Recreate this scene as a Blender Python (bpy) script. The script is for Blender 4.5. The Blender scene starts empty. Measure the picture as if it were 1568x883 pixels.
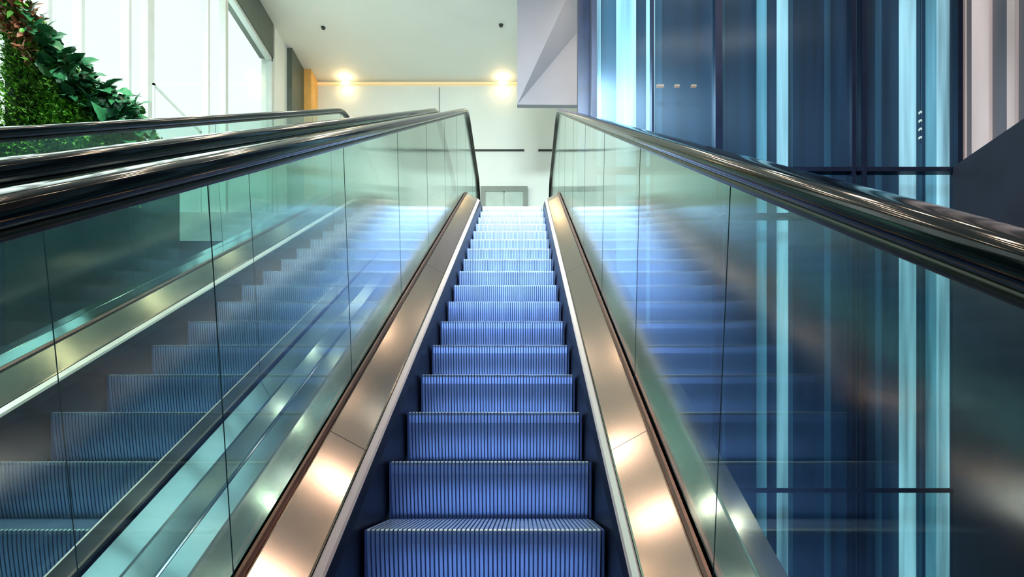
import bpy, math, random, bmesh
from mathutils import Vector, Matrix
random.seed(7)
S = bpy.context.scene
E = 2.6            # eye height above lower floor
SL = 0.57735       # 30 degree incline
C0 = 1.466         # eye height above nosing line
LOW = 0.057
HIGH = E + 3.462
CEIL = E + 9.66

# ------------------------------------------------------------------ materials
def mat(name, col, rough=0.5, metal=0.0, emis=None, es=0.0, noise=0.0, nscale=5.0, stretch=(1,1,1), bump=0.0, spec=0.5, rvar=0.0, coat=0.0, aniso=0.0, tan=(1,0,0)):
    m = bpy.data.materials.new(name); m.use_nodes = True
    nt = m.node_tree; b = nt.nodes["Principled BSDF"]
    b.inputs["Base Color"].default_value = (*col, 1)
    b.inputs["Roughness"].default_value = rough
    b.inputs["Metallic"].default_value = metal
    b.inputs["Specular IOR Level"].default_value = spec
    b.inputs["Coat Weight"].default_value = coat
    if aniso:
        b.inputs["Anisotropic"].default_value = aniso
        tv = nt.nodes.new("ShaderNodeCombineXYZ")
        for i in range(3): tv.inputs[i].default_value = tan[i]
        nt.links.new(tv.outputs[0], b.inputs["Tangent"])
    if emis:
        b.inputs["Emission Color"].default_value = (*emis, 1)
        b.inputs["Emission Strength"].default_value = es
    if noise or bump or rvar:
        tc = nt.nodes.new("ShaderNodeTexCoord"); mp = nt.nodes.new("ShaderNodeMapping")
        mp.inputs["Scale"].default_value = stretch
        n = nt.nodes.new("ShaderNodeTexNoise"); n.inputs["Scale"].default_value = nscale
        n.inputs["Detail"].default_value = 4
        nt.links.new(tc.outputs["Object"], mp.inputs[0]); nt.links.new(mp.outputs[0], n.inputs["Vector"])
        if noise:
            r = nt.nodes.new("ShaderNodeValToRGB")
            r.color_ramp.elements[0].position = 0.3; r.color_ramp.elements[1].position = 0.7
            r.color_ramp.elements[0].color = (*[max(0, c*(1-noise)) for c in col], 1)
            r.color_ramp.elements[1].color = (*[min(1, c*(1+noise)) for c in col], 1)
            nt.links.new(n.outputs["Fac"], r.inputs[0]); nt.links.new(r.outputs[0], b.inputs["Base Color"])
        if rvar:
            mr = nt.nodes.new("ShaderNodeMapRange")
            mr.inputs["To Min"].default_value = max(0, rough-rvar); mr.inputs["To Max"].default_value = rough+rvar
            nt.links.new(n.outputs["Fac"], mr.inputs["Value"]); nt.links.new(mr.outputs[0], b.inputs["Roughness"])
        if bump:
            bp = nt.nodes.new("ShaderNodeBump"); bp.inputs["Strength"].default_value = bump
            bp.inputs["Distance"].default_value = 0.01
            nt.links.new(n.outputs["Fac"], bp.inputs["Height"]); nt.links.new(bp.outputs[0], b.inputs["Normal"])
    return m

def glass(name, tint, refl=1.0, rough=0.0, wav=0.0, base=0.04, aniso=0.0, gcol=(0.92,1,0.97)):
    m = bpy.data.materials.new(name); m.use_nodes = True
    nt = m.node_tree; nt.nodes.clear(); lk = nt.links.new
    o = nt.nodes.new("ShaderNodeOutputMaterial"); mx = nt.nodes.new("ShaderNodeMixShader")
    t = nt.nodes.new("ShaderNodeBsdfTransparent"); t.inputs[0].default_value = (*tint, 1)
    g = nt.nodes.new("ShaderNodeBsdfAnisotropic"); g.inputs["Roughness"].default_value = rough
    g.inputs["Anisotropy"].default_value = aniso
    g.inputs["Color"].default_value = (*gcol, 1)
    if aniso:
        tv = nt.nodes.new("ShaderNodeCombineXYZ"); tv.inputs[2].default_value = 1.0
        lk(tv.outputs[0], g.inputs["Tangent"])
    lw = nt.nodes.new("ShaderNodeLayerWeight"); lw.inputs[0].default_value = 0.5
    p = nt.nodes.new("ShaderNodeMath"); p.operation='POWER'; p.inputs[1].default_value = 5.0
    q = nt.nodes.new("ShaderNodeMath"); q.operation='MULTIPLY_ADD'; q.inputs[1].default_value = refl; q.inputs[2].default_value = base; q.use_clamp=True
    mn = nt.nodes.new("ShaderNodeMath"); mn.operation='MINIMUM'; mn.inputs[1].default_value = 0.85
    lk(lw.outputs["Facing"], p.inputs[0]); lk(p.outputs[0], q.inputs[0]); lk(q.outputs[0], mn.inputs[0])
    lk(mn.outputs[0], mx.inputs[0]); lk(t.outputs[0], mx.inputs[1]); lk(g.outputs[0], mx.inputs[2])
    lk(mx.outputs[0], o.inputs[0])
    if wav:
        tc = nt.nodes.new("ShaderNodeTexCoord"); n = nt.nodes.new("ShaderNodeTexNoise"); n.inputs["Scale"].default_value = 1.3
        bp = nt.nodes.new("ShaderNodeBump"); bp.inputs["Strength"].default_value = wav; bp.inputs["Distance"].default_value = 0.05
        lk(tc.outputs["Object"], n.inputs["Vector"]); lk(n.outputs["Fac"], bp.inputs["Height"])
        lk(bp.outputs[0], g.inputs["Normal"])
    return m

M_step = mat("step_blue_aluminium", (0.56, 0.68, 0.90), 0.30, 0.6, noise=0.10, nscale=6, stretch=(8,1,1))
M_stepdark = mat("step_groove", (0.12, 0.17, 0.32), 0.5, 0.3, noise=0.2)
M_nose = mat("step_nosing_highlight", (0.88, 0.94, 1.0), 0.22, 0.6, noise=0.05)  # highlight along the nosing, put into a brighter colour
M_skirt = mat("skirt_dark", (0.010, 0.016, 0.04), 0.4, 0.2, noise=0.3, nscale=20, bump=0.1)
M_strip = mat("strip_pale_steel", (1.0, 0.78, 0.72), 0.3, 0.4, noise=0.03)
M_deck = mat("brushed_bronze", (0.36, 0.285, 0.25), 0.17, 1.0, nscale=40, rvar=0.02, aniso=0.75, tan=(1,0,0))
M_brown = mat("copper_edge", (0.20, 0.10, 0.085), 0.3, 0.8, noise=0.1)
M_outer = mat("outer_deck_steel", (0.36, 0.42, 0.48), 0.13, 1.0, nscale=30, rvar=0.03, aniso=0.6, tan=(1,0,0))
M_side = mat("truss_cladding", (0.02, 0.04, 0.09), 0.25, 0.6, noise=0.2)
M_rail = mat("handrail_rubber", (0.003, 0.006, 0.008), 0.09, 0.0, spec=0.22, rvar=0.02, nscale=9)
M_guide = mat("rail_guide_metal", (0.03, 0.035, 0.025), 0.25, 0.6, rvar=0.05)
M_glass = glass("balustrade_glass", (0.71, 0.88, 0.84), 2.3, 0.065, 0.03, base=0.09, aniso=0.8)
M_seam = mat("glass_joint", (0.03, 0.08, 0.07), 0.5, noise=0.1)
M_white = mat("wall_cream_paint", (0.72, 0.76, 0.71), 0.6, noise=0.03, nscale=1)
M_ceil = mat("ceiling_paint", (0.74, 0.77, 0.73), 0.6, noise=0.02, nscale=1)
M_lav = mat("bulkhead_paint", (0.36, 0.37, 0.43), 0.5, noise=0.05, nscale=1)
M_frame = mat("window_frame_white", (0.50, 0.55, 0.52), 0.4, noise=0.04)
M_header = mat("window_header_green_grey", (0.10, 0.13, 0.11), 0.4, noise=0.1)
M_dark = mat("dark_teal_wall", (0.010, 0.03, 0.055), 0.3, 0.0, noise=0.3, nscale=2)
M_navy = mat("navy_mullion", (0.006, 0.014, 0.04), 0.3, 0.3, noise=0.2)
M_grey = mat("grey_wall_panel", (0.030, 0.035, 0.050), 0.5, 0.0, noise=0.15, nscale=1.5, spec=0.2)
M_floor = mat("floor_stone", (0.03, 0.06, 0.12), 0.2, noise=0.3, nscale=3)
M_land = mat("landing_stone", (0.45, 0.46, 0.42), 0.3, noise=0.1, nscale=4)
M_line = mat("dark_line", (0.04, 0.045, 0.04), 0.5, noise=0.1)
M_orange = mat("niche_wall_warm_glow", (0.85, 0.50, 0.15), 0.5, noise=0.1)  # warm lamplight on the niche wall, put into its base colour
M_backblue = mat("back_wall_blue", (0.03, 0.07, 0.18), 0.4, noise=0.3, nscale=1)
M_bulb = mat("lamp_bulb", (1, 0.8, 0.5), 0.5, emis=(1, 0.76, 0.45), es=14)
M_cove = mat("cove_strip", (0.9, 0.7, 0.4), 0.5, emis=(1, 0.70, 0.38), es=0.22)
M_warm = mat("lamp_diffuser", (1, 0.8, 0.6), 0.5, emis=(1, 0.79, 0.62), es=42)
M_spot = mat("downlight_lens", (1, 0.8, 0.6), 0.5, emis=(1, 0.76, 0.52), es=75)
M_rim = mat("downlight_rim", (0.6, 0.6, 0.6), 0.4, 0.5, noise=0.05)
M_win = glass("window_glass", (0.95, 1.0, 0.97), 0.5, 0.0)
M_fac = glass("facade_glass", (0.60, 0.79, 0.90), 1.0, 0.22, 0.0, base=0.05, gcol=(0.55,0.75,1.0), aniso=0.6)
def stripm(name, col, es):  # lit look comes from emission in the material, no lamp behind it
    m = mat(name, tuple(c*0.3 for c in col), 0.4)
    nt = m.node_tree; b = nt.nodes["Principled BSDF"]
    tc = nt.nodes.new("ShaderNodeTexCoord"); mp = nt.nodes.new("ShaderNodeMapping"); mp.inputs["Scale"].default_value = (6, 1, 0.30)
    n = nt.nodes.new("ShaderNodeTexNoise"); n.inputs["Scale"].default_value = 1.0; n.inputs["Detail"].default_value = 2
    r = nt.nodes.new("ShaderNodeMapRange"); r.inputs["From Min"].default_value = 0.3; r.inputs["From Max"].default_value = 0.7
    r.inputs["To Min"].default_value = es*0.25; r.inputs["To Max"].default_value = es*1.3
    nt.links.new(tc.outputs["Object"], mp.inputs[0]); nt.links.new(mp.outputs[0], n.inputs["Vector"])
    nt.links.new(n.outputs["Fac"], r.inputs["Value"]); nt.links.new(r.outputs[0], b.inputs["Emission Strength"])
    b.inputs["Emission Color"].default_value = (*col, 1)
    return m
M_s1 = stripm("curtain_glow_deep_blue", (0.016, 0.055, 0.110), 0.45)
M_s2 = stripm("curtain_glow_mid_blue", (0.06, 0.16, 0.24), 0.45)
M_s3 = stripm("curtain_glow_cyan", (0.30, 0.60, 0.68), 0.55)
M_s4 = stripm("curtain_glow_pale", (0.66, 0.90, 0.92), 0.78)

# ------------------------------------------------------------------ mesh helpers
def obj(name, verts, faces, mats, fm=None, parent=None, smooth=False):
    me = bpy.data.meshes.new(name); me.from_pydata([tuple(v) for v in verts], [], faces)
    for m in (mats if isinstance(mats, (list, tuple)) else [mats]): me.materials.append(m)
    if fm: me.polygons.foreach_set("material_index", fm)
    if smooth: me.polygons.foreach_set("use_smooth", [True]*len(me.polygons))
    me.update()
    o = bpy.data.objects.new(name, me); S.collection.objects.link(o)
    if parent: o.parent = parent
    return o
def empty(name):
    o = bpy.data.objects.new(name, None); S.collection.objects.link(o); return o
class MB:
    def __init__(s): s.v=[]; s.f=[]; s.m=[]
    def box(s, x0,x1,y0,y1,z0,z1, mi=0):
        b=len(s.v)
        s.v += [(x0,y0,z0),(x1,y0,z0),(x1,y1,z0),(x0,y1,z0),(x0,y0,z1),(x1,y0,z1),(x1,y1,z1),(x0,y1,z1)]
        for q in [(0,3,2,1),(4,5,6,7),(0,1,5,4),(1,2,6,5),(2,3,7,6),(3,0,4,7)]:
            s.f.append(tuple(b+i for i in q)); s.m.append(mi)
    def make(s, name, mats, parent=None, smooth=False):
        return obj(name, s.v, s.f, mats, s.m, parent, smooth)
def box(name, x0,x1,y0,y1,z0,z1, m, parent=None):
    b=MB(); b.box(x0,x1,y0,y1,z0,z1); return b.make(name,[m],parent)

YB = (LOW - E + C0)/SL; YT = (HIGH - E + C0)/SL
def N(y, b=0.28):
    if y < YB-b: return LOW
    if y < YB+b: return LOW + SL*(y-(YB-b))**2/(4*b)
    if y > YT+b: return HIGH
    if y > YT-b: return HIGH - SL*((YT+b)-y)**2/(4*b)
    return E - C0 + SL*y
def ys(a, b):
    r=[a]; y=a
    while y < b-1e-6:
        near = abs(y-YB)<0.4 or abs(y-YT)<0.4
        y = min(b, y+(0.06 if near else 0.3)); r.append(y)
    return r
def strip(mb, sec, y0, y1, mi=0, closed=False):
    Y=ys(y0,y1); n=len(sec); b=len(mb.v)
    for y in Y:
        z=N(y)
        for (x,h) in sec: mb.v.append((x,y,z+h))
    for i in range(len(Y)-1):
        for j in range(n if closed else n-1):
            k=(j+1)%n
            mb.f.append((b+i*n+j, b+i*n+k, b+(i+1)*n+k, b+(i+1)*n+j)); mb.m.append(mi)
    if closed:
        mb.f.append(tuple(b+j for j in range(n))[::-1]); mb.m.append(mi)
        mb.f.append(tuple(b+(len(Y)-1)*n+j for j in range(n))); mb.m.append(mi)

# ------------------------------------------------------------------ step mesh
def step_mesh():
    mb=MB(); ribs=52; W=0.80; pitch=W/ribs; t=pitch*0.68; g=0.008
    def prof(off):
        p=[(0.40,-off),(0.06,-off),(0.012+off*0.3,-off),(0.0+off,-0.004-off*0.5)]
        p.append((0.0015+off,-0.016-off*0.5))
        for i in range(1,8):
            a=i/7; p.append((off+0.004*math.sin(a*3.14)+0.035*a*a, -0.018-0.225*a))
        return p
    A=prof(0); B=prof(g); n=len(A); prev=None
    for r in range(ribs):
        x=-W/2+r*pitch
        for (x0,x1,P,mi) in [(x,x+t,A,0),(x+t,x+pitch,B,1)]:
            if r==ribs-1 and P is B: continue
            b=len(mb.v)
            for xx in (x0,x1):
                for (y,z) in P: mb.v.append((xx,y,z))
            for j in range(n-1):
                mb.f.append((b+j,b+j+1,b+n+j+1,b+n+j)); mb.m.append(2 if (mi==0 and j in (2,3)) else mi)
            if prev is not None:
                for j in range(n-1):
                    mb.f.append((prev+n+j,prev+n+j+1,b+j+1,b+j)); mb.m.append(0 if P is A else 1)
            prev=b
    mb.box(-W/2,W/2,0.05,0.39,-0.22,-0.012,1)
    mb.box(-W/2-0.008,-W/2,0.0,0.40,-0.23,-0.002,1); mb.box(W/2,W/2+0.008,0.0,0.40,-0.23,-0.002,1)
    me=bpy.data.meshes.new("escalator_step"); me.from_pydata(mb.v,[],mb.f)
    for m in (M_step,M_stepdark,M_nose): me.materials.append(m)
    me.polygons.foreach_set("material_index",mb.m); me.update()
    return me
STEP=step_mesh()

def sweep(name, prof, path, m, parent, x):
    n=len(prof); v=[]; f=[]
    for i,(y,z) in enumerate(path):
        a=path[max(0,i-1)]; c=path[min(len(path)-1,i+1)]
        ty,tz=c[0]-a[0],c[1]-a[1]; L=math.hypot(ty,tz); ny,nz=-tz/L,ty/L
        for (px,pn) in prof: v.append((x+px,y+ny*pn,z+nz*pn))
    for i in range(len(path)-1):
        for j in range(n):
            k=(j+1)%n; f.append((i*n+j,i*n+k,(i+1)*n+k,(i+1)*n+j))
    f.append(tuple(range(n))[::-1]); f.append(tuple((len(path)-1)*n+j for j in range(n)))
    return obj(name,v,f,m,None,parent,True)

YS, YE, R = -2.9, 10.5, 0.42
HR = 1.305
def rail_path():
    p=[]
    z=N(YS)+HR
    p.append((YS+0.3,z-2*R))
    for i in range(0,17):
        a=-math.pi/2 - math.pi*i/16
        p.append((YS+R*math.cos(a), z-R+R*math.sin(a)))
    for y in ys(YS,YE)[1:-1]: p.append((y,N(y)+HR))
    z=N(YE)+HR
    for i in range(0,17):
        a=math.pi/2-math.pi*i/16
        p.append((YE+R*math.cos(a), z-R+R*math.sin(a)))
    p.append((YE-0.3,z-2*R))
    return p
RP=rail_path()
def superell(w,h,n=20,e=0.7,oy=0):
    r=[]
    for i in range(n):
        a=2*math.pi*i/n; c,s=math.cos(a),math.sin(a)
        r.append((w/2*math.copysign(abs(c)**e,c), oy+h/2*math.copysign(abs(s)**e,s)))
    return r

def escalator(cx):
    root=empty("escalator"); 
    k=-14
    while True:
        y=2.135+0.4*k
        if y>9.3: break
        z = max(LOW, min(HIGH, E-C0+SL*y))
        o=bpy.data.objects.new("step",STEP); S.collection.objects.link(o); o.parent=root; o.location=(cx,y,z)
        k+=1
    sk=MB(); st=MB(); dk=MB(); br=MB(); od=MB(); sd=MB(); gl=MB(); sm=MB()
    for s in (-1,1):
        q=lambda L:[(cx+s*a,h) for a,h in L]
        strip(sk,q([(0.417,-0.22),(0.424,0.06),(0.435,0.100),(0.46,0.10),(0.46,-0.22)]),-3.6,11.3,closed=True)
        strip(st,q([(0.434,0.101),(0.440,0.112),(0.456,0.128),(0.462,0.124),(0.462,0.101)]),-3.6,11.3,closed=True)
        yb=-3.6
        for ye in [-2.4,0.0,2.38,4.78,7.18,9.4,11.3]:
            strip(dk,q([(0.463,0.10),(0.463,0.128),(0.468,0.133),(0.598,0.204),(0.604,0.204),(0.604,0.10)]),yb+0.0015,ye-0.0015,closed=True)
            yb=ye
        strip(br,q([(0.605,0.10),(0.605,0.214),(0.612,0.222),(0.622,0.222),(0.622,0.10)]),-3.6,11.1,closed=True)
        yb=-3.6
        for ye in [-1.2,1.2,3.6,6.0,8.4,11.3]:
            strip(od,q([(0.638,0.10),(0.638,0.210),(0.74,0.214),(0.745,0.208),(0.75,0.214),(0.826,0.210),(0.832,0.200),(0.832,0.10)]),yb+0.0015,ye-0.0015,closed=True)
            yb=ye
        strip(sd,q([(0.47,-0.30),(0.47,0.098),(0.830,0.098),(0.830,-0.95),(0.47,-0.95)]),-1.5,11.3,closed=True)
        seams=[-2.9,-1.8,-0.65,0.5,1.65,2.8,3.95,5.1,6.25,7.4,8.54,9.7]
        xm=cx+s*0.630
        def panel(pts):
            b=len(gl.v); n=len(pts)
            for p in pts: gl.v.append((xm,p[0],p[1]))
            gl.f.append(tuple(range(b,b+n))); gl.m.append(0)
        for a,b_ in zip(seams[:-1],seams[1:]):
            yy=ys(a+0.001,b_-0.001)
            b=len(gl.v)
            for y in yy:
                gl.v.append((xm,y,N(y)+0.19)); gl.v.append((xm,y-0.14,N(y-0.14)+HR-0.03))
            for i in range(len(yy)-1):
                gl.f.append((b+2*i,b+2*i+2,b+2*i+3,b+2*i+1)); gl.m.append(0)
        top=[(y,N(y)+HR-0.03) for y in (9.7-0.139,10.1,YE)]
        arc=[(YE+(R-0.03)*math.cos(a),N(YE)+HR-R+(R-0.03)*math.sin(a)) for a in [math.pi/2-math.pi*0.75*i/10 for i in range(1,11)]]
        panel([(9.701,HIGH+0.19)]+[(YE+0.15,HIGH+0.19)]+arc[::-1]+top[::-1])
        arc=[(YS-(R-0.03)*math.cos(a),LOW+HR-R+(R-0.03)*math.sin(a)) for a in [math.pi/2-math.pi*0.75*i/10 for i in range(1,11)]]
        panel([(YS-0.15,LOW+0.19),(-2.902,LOW+0.19),(-3.042,LOW+HR-0.03)]+arc)
        x0=xm-0.0010; x1=xm+0.0010
        for y in seams[1:]:
            b=len(sm.v)
            for xx in (x0,x1):
                for dy in (-0.001,0.001):
                    sm.v.append((xx,y+dy,N(y)+0.2)); sm.v.append((xx,y-0.14+dy,N(y-0.14)+HR-0.03))
            for qd in [(0,2,3,1),(4,5,7,6),(0,1,5,4),(2,6,7,3)]: sm.f.append(tuple(b+i for i in qd)); sm.m.append(0)
        sweep("handrail",superell(0.078,0.048,24),RP,M_rail,root,cx+s*0.632)
        sweep("handrail_guide",superell(0.036,0.020,12,0.4,-0.031),RP,M_guide,root,cx+s*0.632)
    sk.make("skirt_panels",[M_skirt],root); st.make("skirt_trim",[M_strip],root)
    dk.make("inner_deck",[M_deck],root); br.make("glass_clamp",[M_brown],root)
    od.make("outer_deck",[M_outer],root); sd.make("truss_cladding",[M_side],root)
    gl.make("glass_balustrade",[M_glass],root); sm.make("glass_joints",[M_seam],root)
    box("landing_plate",cx-0.415,cx+0.415,9.5,11.3,HIGH-0.1,HIGH,M_outer,root)
    return root
escalator(-0.127)
escalator(-1.795)

# ------------------------------------------------------------------ room shell
XL, XR = -5.5, 5.8
box("floor",XL-0.3,XR+0.6,-7,16.5,-0.2,0.0,M_floor)
box("ceiling",XL-0.3,XR+0.6,-7,16.5,CEIL,CEIL+0.2,M_ceil)
fl=MB(); fl.box(XL,-2.64,8.75,16,HIGH-0.4,HIGH); fl.box(-2.64,0.72,11.32,16,HIGH-0.4,HIGH); fl.box(0.72,XR,9.6,16,HIGH-0.4,HIGH)
fl.make("floor_upper_landing",[M_land])
box("wall_under_landing",XL,XR,11.9,12.1,0,HIGH-0.4,M_dark)
w=MB(); w.box(XL-0.3,XR+0.6,16,16.3,0,CEIL,0)
Zl=E+7.9
for a,b in ((-3.4,-2.2),(-1.22,0.06),(0.42,2.4)): w.box(a,b,15.97,16.0,Zl-0.02,Zl+0.02,1)
w.box(-2.11,-2.10,15.985,16.0,HIGH,E+9.5,1)
w.box(-5.2,-0.1,15.93,16.0,E+9.56,E+9.60,2)
w.make("wall_far",[M_white,M_line,M_cove])
box("wall_back",XL-0.3,XR+0.6,-7.3,-7,0,CEIL,M_backblue)
d=empty("door_1")
f=MB(); f.box(-1.05,-0.93,15.9,16.0,HIGH,E+6.95); f.box(0.03,0.15,15.9,16.0,HIGH,E+6.95); f.box(-0.93,0.03,15.9,16.0,E+6.83,E+6.95)
f.make("door_frame",[mat("door_frame_grey",(0.22,0.25,0.22),0.4,noise=0.05)],d)
f=MB(); f.box(-0.93,-0.46,15.93,15.97,HIGH,E+6.83); f.box(-0.44,0.03,15.93,15.97,HIGH,E+6.83); f.make("door_leaf",[mat("door_leaf_pale",(0.4,0.5,0.45),0.3,noise=0.05)],d)
CT=CEIL-0.004
v=[(-0.095,13,E+7.37),(1.47,13.25,E+7.50),(1.47,13.7,CT),(0.97,13,CT),(-0.095,13,CT)]
v2=[(a,b+0.12,c) for a,b,c in v]
obj("bulkhead",v+v2,[(0,1,2),(0,2,3),(0,3,4),(5,7,6),(5,8,7),(5,9,8),(0,5,6,1),(0,4,9,5),(1,6,7,2),(4,3,8,9),(3,2,7,8)],[M_lav])
box("wall_left",XL-0.3,XL,-7,16,0,HIGH,M_dark)
hd=MB(); hd.box(XL-0.3,XL,-7,13.9,E+8.9,CEIL); hd.make("trim_1",[M_header])
box("wall_left_pier",XL-0.3,XL,13.98,14.7,HIGH,CEIL,M_white)
box("wall_left_column",XL-0.3,XL+0.12,14.7,15.5,HIGH,CEIL,M_header)
box("wall_left_niche",XL-0.3,XL+0.30,15.5,16,HIGH,CEIL,M_orange)
wn=empty("window_1")
fr=MB()
muls=[(-6.9,.15),(-4.5,.1),(-2.2,.1),(0.2,.1),(2.4,.1),(4.4,.1),(6.2,.1),(7.35,.06),(7.9,.06),(8.85,.06),(9.35,.16),(11.08,.05),(11.75,.10),(13.9,.10)]
for y,wd in muls: fr.box(XL-0.14,XL-0.02,y-wd/2,y+wd/2,HIGH,E+8.9)
fr.box(XL-0.14,XL-0.02,-6.9,13.9,E+8.82,E+8.9); fr.box(XL-0.14,XL-0.02,-6.9,13.9,HIGH,HIGH+0.1)
fr.make("window_frame",[M_frame],wn)
pv=[(XL-0.08,-6.9,HIGH),(XL-0.08,13.9,HIGH),(XL-0.08,13.9,E+8.9),(XL-0.08,-6.9,E+8.9)]
obj("window_pane",pv,[(0,1,2,3)],[M_win],None,wn)
YF=8.5; k=YF/961
X=lambda px:(px-799)*k
wf=empty("window_2")
pv=[(X(908),YF,0),(X(1470),YF,0),(X(1470),YF,CEIL),(X(908),YF,CEIL)]
obj("facade_glass",pv,[(0,1,2,3)],[M_fac],None,wf)
fr=MB()
for px,wd in ((909,.07),(998,.03),(1098,.09),(1303,.05),(1319,.06),(1466,.09)): fr.box(X(px)-wd/2,X(px)+wd/2,YF-0.08,YF+0.06,0,CEIL)
for zr in (3.92,3.30,-0.4): fr.box(X(908),X(1470),YF-0.06,YF+0.05,E+zr-0.03,E+zr+0.03)
fr.make("facade_mullions",[M_navy],wf)
cu=MB()
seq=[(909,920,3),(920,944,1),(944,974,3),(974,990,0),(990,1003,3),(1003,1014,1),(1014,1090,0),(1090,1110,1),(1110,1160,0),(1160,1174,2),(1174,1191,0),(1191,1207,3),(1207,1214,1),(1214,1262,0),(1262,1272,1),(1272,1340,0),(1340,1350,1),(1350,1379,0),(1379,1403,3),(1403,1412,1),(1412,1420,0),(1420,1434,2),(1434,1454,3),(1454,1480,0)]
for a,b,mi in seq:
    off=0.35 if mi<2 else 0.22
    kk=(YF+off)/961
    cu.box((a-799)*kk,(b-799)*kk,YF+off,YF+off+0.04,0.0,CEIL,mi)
cu.make("self_glowing_curtain",[M_s1,M_s2,M_s3,M_s4],wf)  # curtain strips glow by themselves; nothing lights them from behind
lm=MB()  # glowing bits stand in for lights reflected in the facade glass
for (xx,zz,a,bq) in ((1.90,5.14,.05,.014),(2.13,5.14,.035,.012),(2.36,5.14,.035,.012)): lm.box(xx-a,xx+a,8.60,8.64,E+zz-bq,E+zz+bq,0)
for i in range(4): lm.box(5.46,5.485,8.60,8.64,E+4.42+0.115*i,E+4.445+0.115*i,1)
lm.box(5.470,5.475,8.61,8.63,E+4.35,CEIL,2)
lm.make("facade_reflection_glints",[mat("reflection_glint_warm",(.2,.1,.05),emis=(1,0.50,0.22),es=0.45),mat("reflection_glint_white",(.3,.3,.3),emis=(1,0.90,0.72),es=0.8),M_navy],wf)
box("wall_facade_back",0.8,XR+0.6,YF+0.45,YF+0.6,0,CEIL,M_navy)
box("wall_right",XR,XR+0.5,-7,8.45,0,E+3.95,M_grey)
M_pk=stripm("cladding_glow_rose_white",(0.85,0.72,0.70),0.38); M_gr=stripm("cladding_glow_grey",(0.22,0.22,0.26),0.30)  # wall cladding made to glow so that it looks lit
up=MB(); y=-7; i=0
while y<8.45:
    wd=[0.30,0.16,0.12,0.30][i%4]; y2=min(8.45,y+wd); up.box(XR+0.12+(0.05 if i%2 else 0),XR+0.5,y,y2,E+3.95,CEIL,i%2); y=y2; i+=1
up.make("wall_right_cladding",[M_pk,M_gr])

# ------------------------------------------------------------------ lamps
def bulb(nm,x,y,z,r=0.035):
    bm=bmesh.new(); bmesh.ops.create_uvsphere(bm,u_segments=16,v_segments=8,radius=r)
    bmesh.ops.scale(bm,verts=bm.verts,vec=(3.8,1,0.7))
    rr=bmesh.ops.create_cone(bm,cap_ends=True,segments=20,radius1=r*2.5,radius2=r*2.5,depth=0.02)
    bmesh.ops.translate(bm,verts=rr['verts'],vec=(0,0,r*0.6))
    me=bpy.data.meshes.new(nm); bm.to_mesh(me); bm.free(); me.materials.append(M_bulb)
    o=bpy.data.objects.new(nm,me); S.collection.objects.link(o); o.location=(x,y,z); return o
for xx in (-4.45,-0.48):
    bulb("wall_washer_lamp",xx,15.82,E+9.50)
    L=bpy.data.lights.new("washer",'POINT'); L.energy=0.7; L.color=(1,0.60,0.22); L.shadow_soft_size=0.06
    o=bpy.data.objects.new("washer_light",L); S.collection.objects.link(o); o.location=(xx,15.74,E+9.40)
L=bpy.data.lights.new("niche",'POINT'); L.energy=11; L.color=(1,0.50,0.12); L.shadow_soft_size=0.15
o=bpy.data.objects.new("niche_light",L); S.collection.objects.link(o); o.location=(-4.95,15.4,E+7.6)
for px,py in ((495,42),(767,38)):
    dd=961*9.66/(705-py); xx=(px-799)*dd/961
    bm=bmesh.new(); bmesh.ops.create_cone(bm,cap_ends=True,segments=20,radius1=0.035,radius2=0.05,depth=0.04)
    me=bpy.data.meshes.new("small_downlight"); bm.to_mesh(me); bm.free(); me.materials.append(M_line)  # small ceiling downlight, built as a dark unlit cone
    o=bpy.data.objects.new("small_downlight",me); S.collection.objects.link(o); o.location=(xx,dd,CEIL-0.02)
for yy in (4.6,6.9,8.8,11.9):
    lb=MB()
    lb.box(-3.5,-2.6,yy,yy+0.14,CEIL-0.06,CEIL-0.001); lb.box(1.3,2.2,yy,yy+0.14,CEIL-0.06,CEIL-0.001)
    lb.make("ceiling_light",[M_warm])
bm=bmesh.new()
for xx in (-4.6,-1.2,0.2,3.4,4.8):
    for yy in (2.5,4.5,6.5,8.5,10.5):
        if xx>3 and yy>8: continue
        r1=bmesh.ops.create_cone(bm,cap_ends=True,segments=20,radius1=0.13,radius2=0.13,depth=0.03)
        bmesh.ops.translate(bm,verts=r1['verts'],vec=(xx,yy,CEIL-0.017))
        n0=len(bm.faces)
        r2=bmesh.ops.create_cone(bm,cap_ends=True,segments=20,radius1=0.08,radius2=0.08,depth=0.02)
        bmesh.ops.translate(bm,verts=r2['verts'],vec=(xx,yy,CEIL-0.04))
        bm.faces.ensure_lookup_table()
        for i in range(n0,len(bm.faces)): bm.faces[i].material_index=1
me=bpy.data.meshes.new("ceiling_downlights"); bm.to_mesh(me); bm.free(); me.materials.append(M_rim); me.materials.append(M_spot)
S.collection.objects.link(bpy.data.objects.new("ceiling_downlights",me))
def area(nm,loc,rot,sx,sy,e,col,spread=None):
    L=bpy.data.lights.new(nm,'AREA'); L.shape='RECTANGLE'; L.size=sx; L.size_y=sy; L.energy=e; L.color=col
    if spread: L.spread=math.radians(spread)
    o=bpy.data.objects.new(nm,L); S.collection.objects.link(o); o.location=loc; o.rotation_euler=rot; return o
area("blue_fill_light",(0,-5,E+2.5),(math.radians(85),0,0),5,3,150,(0.33,0.51,1))  # unseen lamp added behind the camera to light the steps blue
area("daylight_window",(XL-0.5,5,E+6.3),(0,math.radians(-90),0),5,16,340,(0.86,1,0.99))
area("step_fill_light",(-0.6,3.4,CEIL-2.0),(math.radians(46),0,0),3.0,1.0,760,(0.80,0.96,1),120)  # added fill without a fixture, brightens the upper steps

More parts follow.
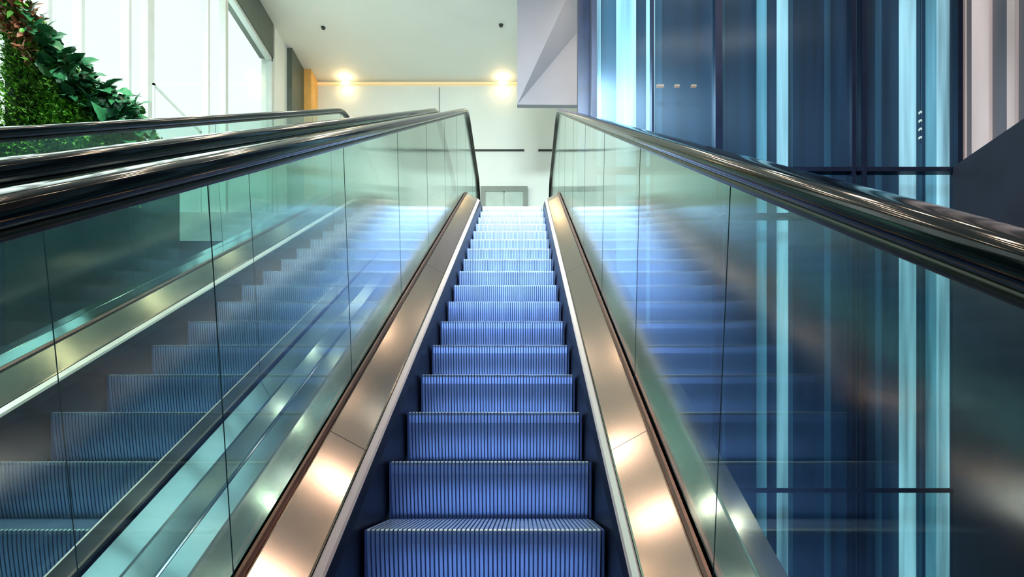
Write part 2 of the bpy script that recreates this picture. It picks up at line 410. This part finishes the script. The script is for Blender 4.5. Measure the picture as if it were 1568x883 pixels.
W=bpy.data.worlds.new("sky"); S.world=W; W.use_nodes=True
W.node_tree.nodes["Background"].inputs[0].default_value=(0.86,1.0,0.97,1); W.node_tree.nodes["Background"].inputs[1].default_value=1.05

# ------------------------------------------------------------------ living green wall
M_l1=mat("leaf_moss",(0.09,0.27,0.02),0.5,noise=0.5,nscale=3); M_l2=mat("leaf_bright",(0.22,0.46,0.05),0.45,noise=0.4,nscale=3)
M_l3=mat("leaf_dark_ivy",(0.03,0.14,0.055),0.3,noise=0.5,nscale=2); M_l4=mat("leaf_rust",(0.26,0.10,0.05),0.5,noise=0.4,nscale=4)
M_soil=mat("planter_soil",(0.01,0.022,0.018),0.9,noise=0.3)
gw=MB()
def topz(x):
    P=[(-5.5,5.0),(-5.2,4.70),(-4.95,4.36),(-4.76,4.15),(-4.5,3.94),(-4.29,3.82),(-4.05,3.62),(-3.95,3.48)]
    if x<=P[0][0]: return E+P[0][1]
    for a,b in zip(P[:-1],P[1:]):
        if x<=b[0]: return E+a[1]+(b[1]-a[1])*(x-a[0])/(b[0]-a[0])
    return E+P[-1][1]
xs=[-5.48+i*(1.5/14) for i in range(15)]
for a,b in zip(xs[:-1],xs[1:]):
    gw.box(a,b,6.65,7.3,0.0,min(topz(a),topz(b))-0.16,4)
def leaf(c,dirv,nrm,L,Wd,mi,fold=0.25,lobes=False):
    d=dirv.normalized(); n=(nrm-d*nrm.dot(d)).normalized(); s=d.cross(n)
    b=len(gw.v)
    prof=[(0,0),(0.18,0.42),(0.42,0.5),(0.72,0.3),(1,0)] if not lobes else [(0,0),(0.05,0.45),(0.3,0.62),(0.48,0.45),(0.62,0.44),(0.85,0.16),(1,0)]
    for (t,w_) in prof:
        base=c+d*(L*t)-n*(L*0.3*t*t)
        gw.v.append(tuple(base)); gw.v.append(tuple(base+s*(w_*Wd)+n*(fold*w_*Wd))); gw.v.append(tuple(base-s*(w_*Wd)+n*(fold*w_*Wd)))
    for i in range(len(prof)-1):
        p=b+3*i; q=p+3
        gw.f.append((p,q,q+1,p+1)); gw.m.append(mi); gw.f.append((p,p+2,q+2,q)); gw.m.append(mi)
def rv(): return Vector((random.uniform(-1,1),random.uniform(-1,1),random.uniform(-1,1)))
for i in range(14000):
    x=random.uniform(-5.5,-4.0); tz=topz(x)
    z=tz-0.1-random.random()*(tz-E-2.75)
    y=6.6-0.12*random.random()
    if random.random()<0.12: y=random.uniform(6.6,7.3); z=tz-random.uniform(0,0.14)
    y+=0.12*math.sin(x*7+z*3)*0.6
    leaf(Vector((x,y,z)),Vector((0,-0.6,0.3))+rv()*0.8,Vector((0,-0.5,1))+rv()*0.5,random.uniform(0.03,0.07),random.uniform(0.02,0.035),0 if random.random()<0.6 else 1)
for i in range(380):
    x=random.uniform(-5.1,-3.98); tz=topz(x)
    z=tz+random.uniform(-0.34,0.12)
    y=random.uniform(6.35,6.9)
    leaf(Vector((x,y,z)),Vector((0.5,-0.5,0.1))+rv()*0.7,Vector((0.1,-0.6,0.9))+rv()*0.4,random.uniform(0.10,0.20),random.uniform(0.08,0.15),2,0.2,True)
for i in range(900):
    x=random.uniform(-5.5,-4.98); tz=topz(x)
    z=tz+random.uniform(-0.42,0.15)
    leaf(Vector((x,random.uniform(6.35,6.7),z)),Vector((0.2,-0.5,0.2))+rv()*0.8,Vector((0,-0.6,0.9))+rv()*0.5,random.uniform(0.05,0.12),random.uniform(0.03,0.06),3 if random.random()<0.75 else 0)
gw.make("living_green_wall",[M_l1,M_l2,M_l3,M_l4,M_soil])

gr=MB()
gr.box(-5.3,-5.27,9.0,9.03,HIGH,HIGH+1.95); gr.box(-5.3,-5.27,10.3,10.33,HIGH,HIGH+1.95)
gr.box(-5.3,-5.27,9.0,10.33,HIGH+1.92,HIGH+1.95); gr.box(-5.3,-5.27,9.0,10.33,HIGH+1.2,HIGH+1.22)
gr.make("guard_rail",[M_frame])

# ------------------------------------------------------------------ camera (shift lens, level)
cam=bpy.data.cameras.new("camera"); co=bpy.data.objects.new("camera",cam); S.collection.objects.link(co)
co.location=(0,0,E); co.rotation_euler=(math.radians(90),0,0)
cam.sensor_width=36; cam.lens=961/1568*36; cam.shift_x=-15/1568; cam.shift_y=263.5/1568; cam.clip_start=0.05
S.camera=co
S.view_settings.view_transform='Standard'
S.view_settings.look='None'
S.view_settings.exposure=0.18
S.view_settings.gamma=0.88
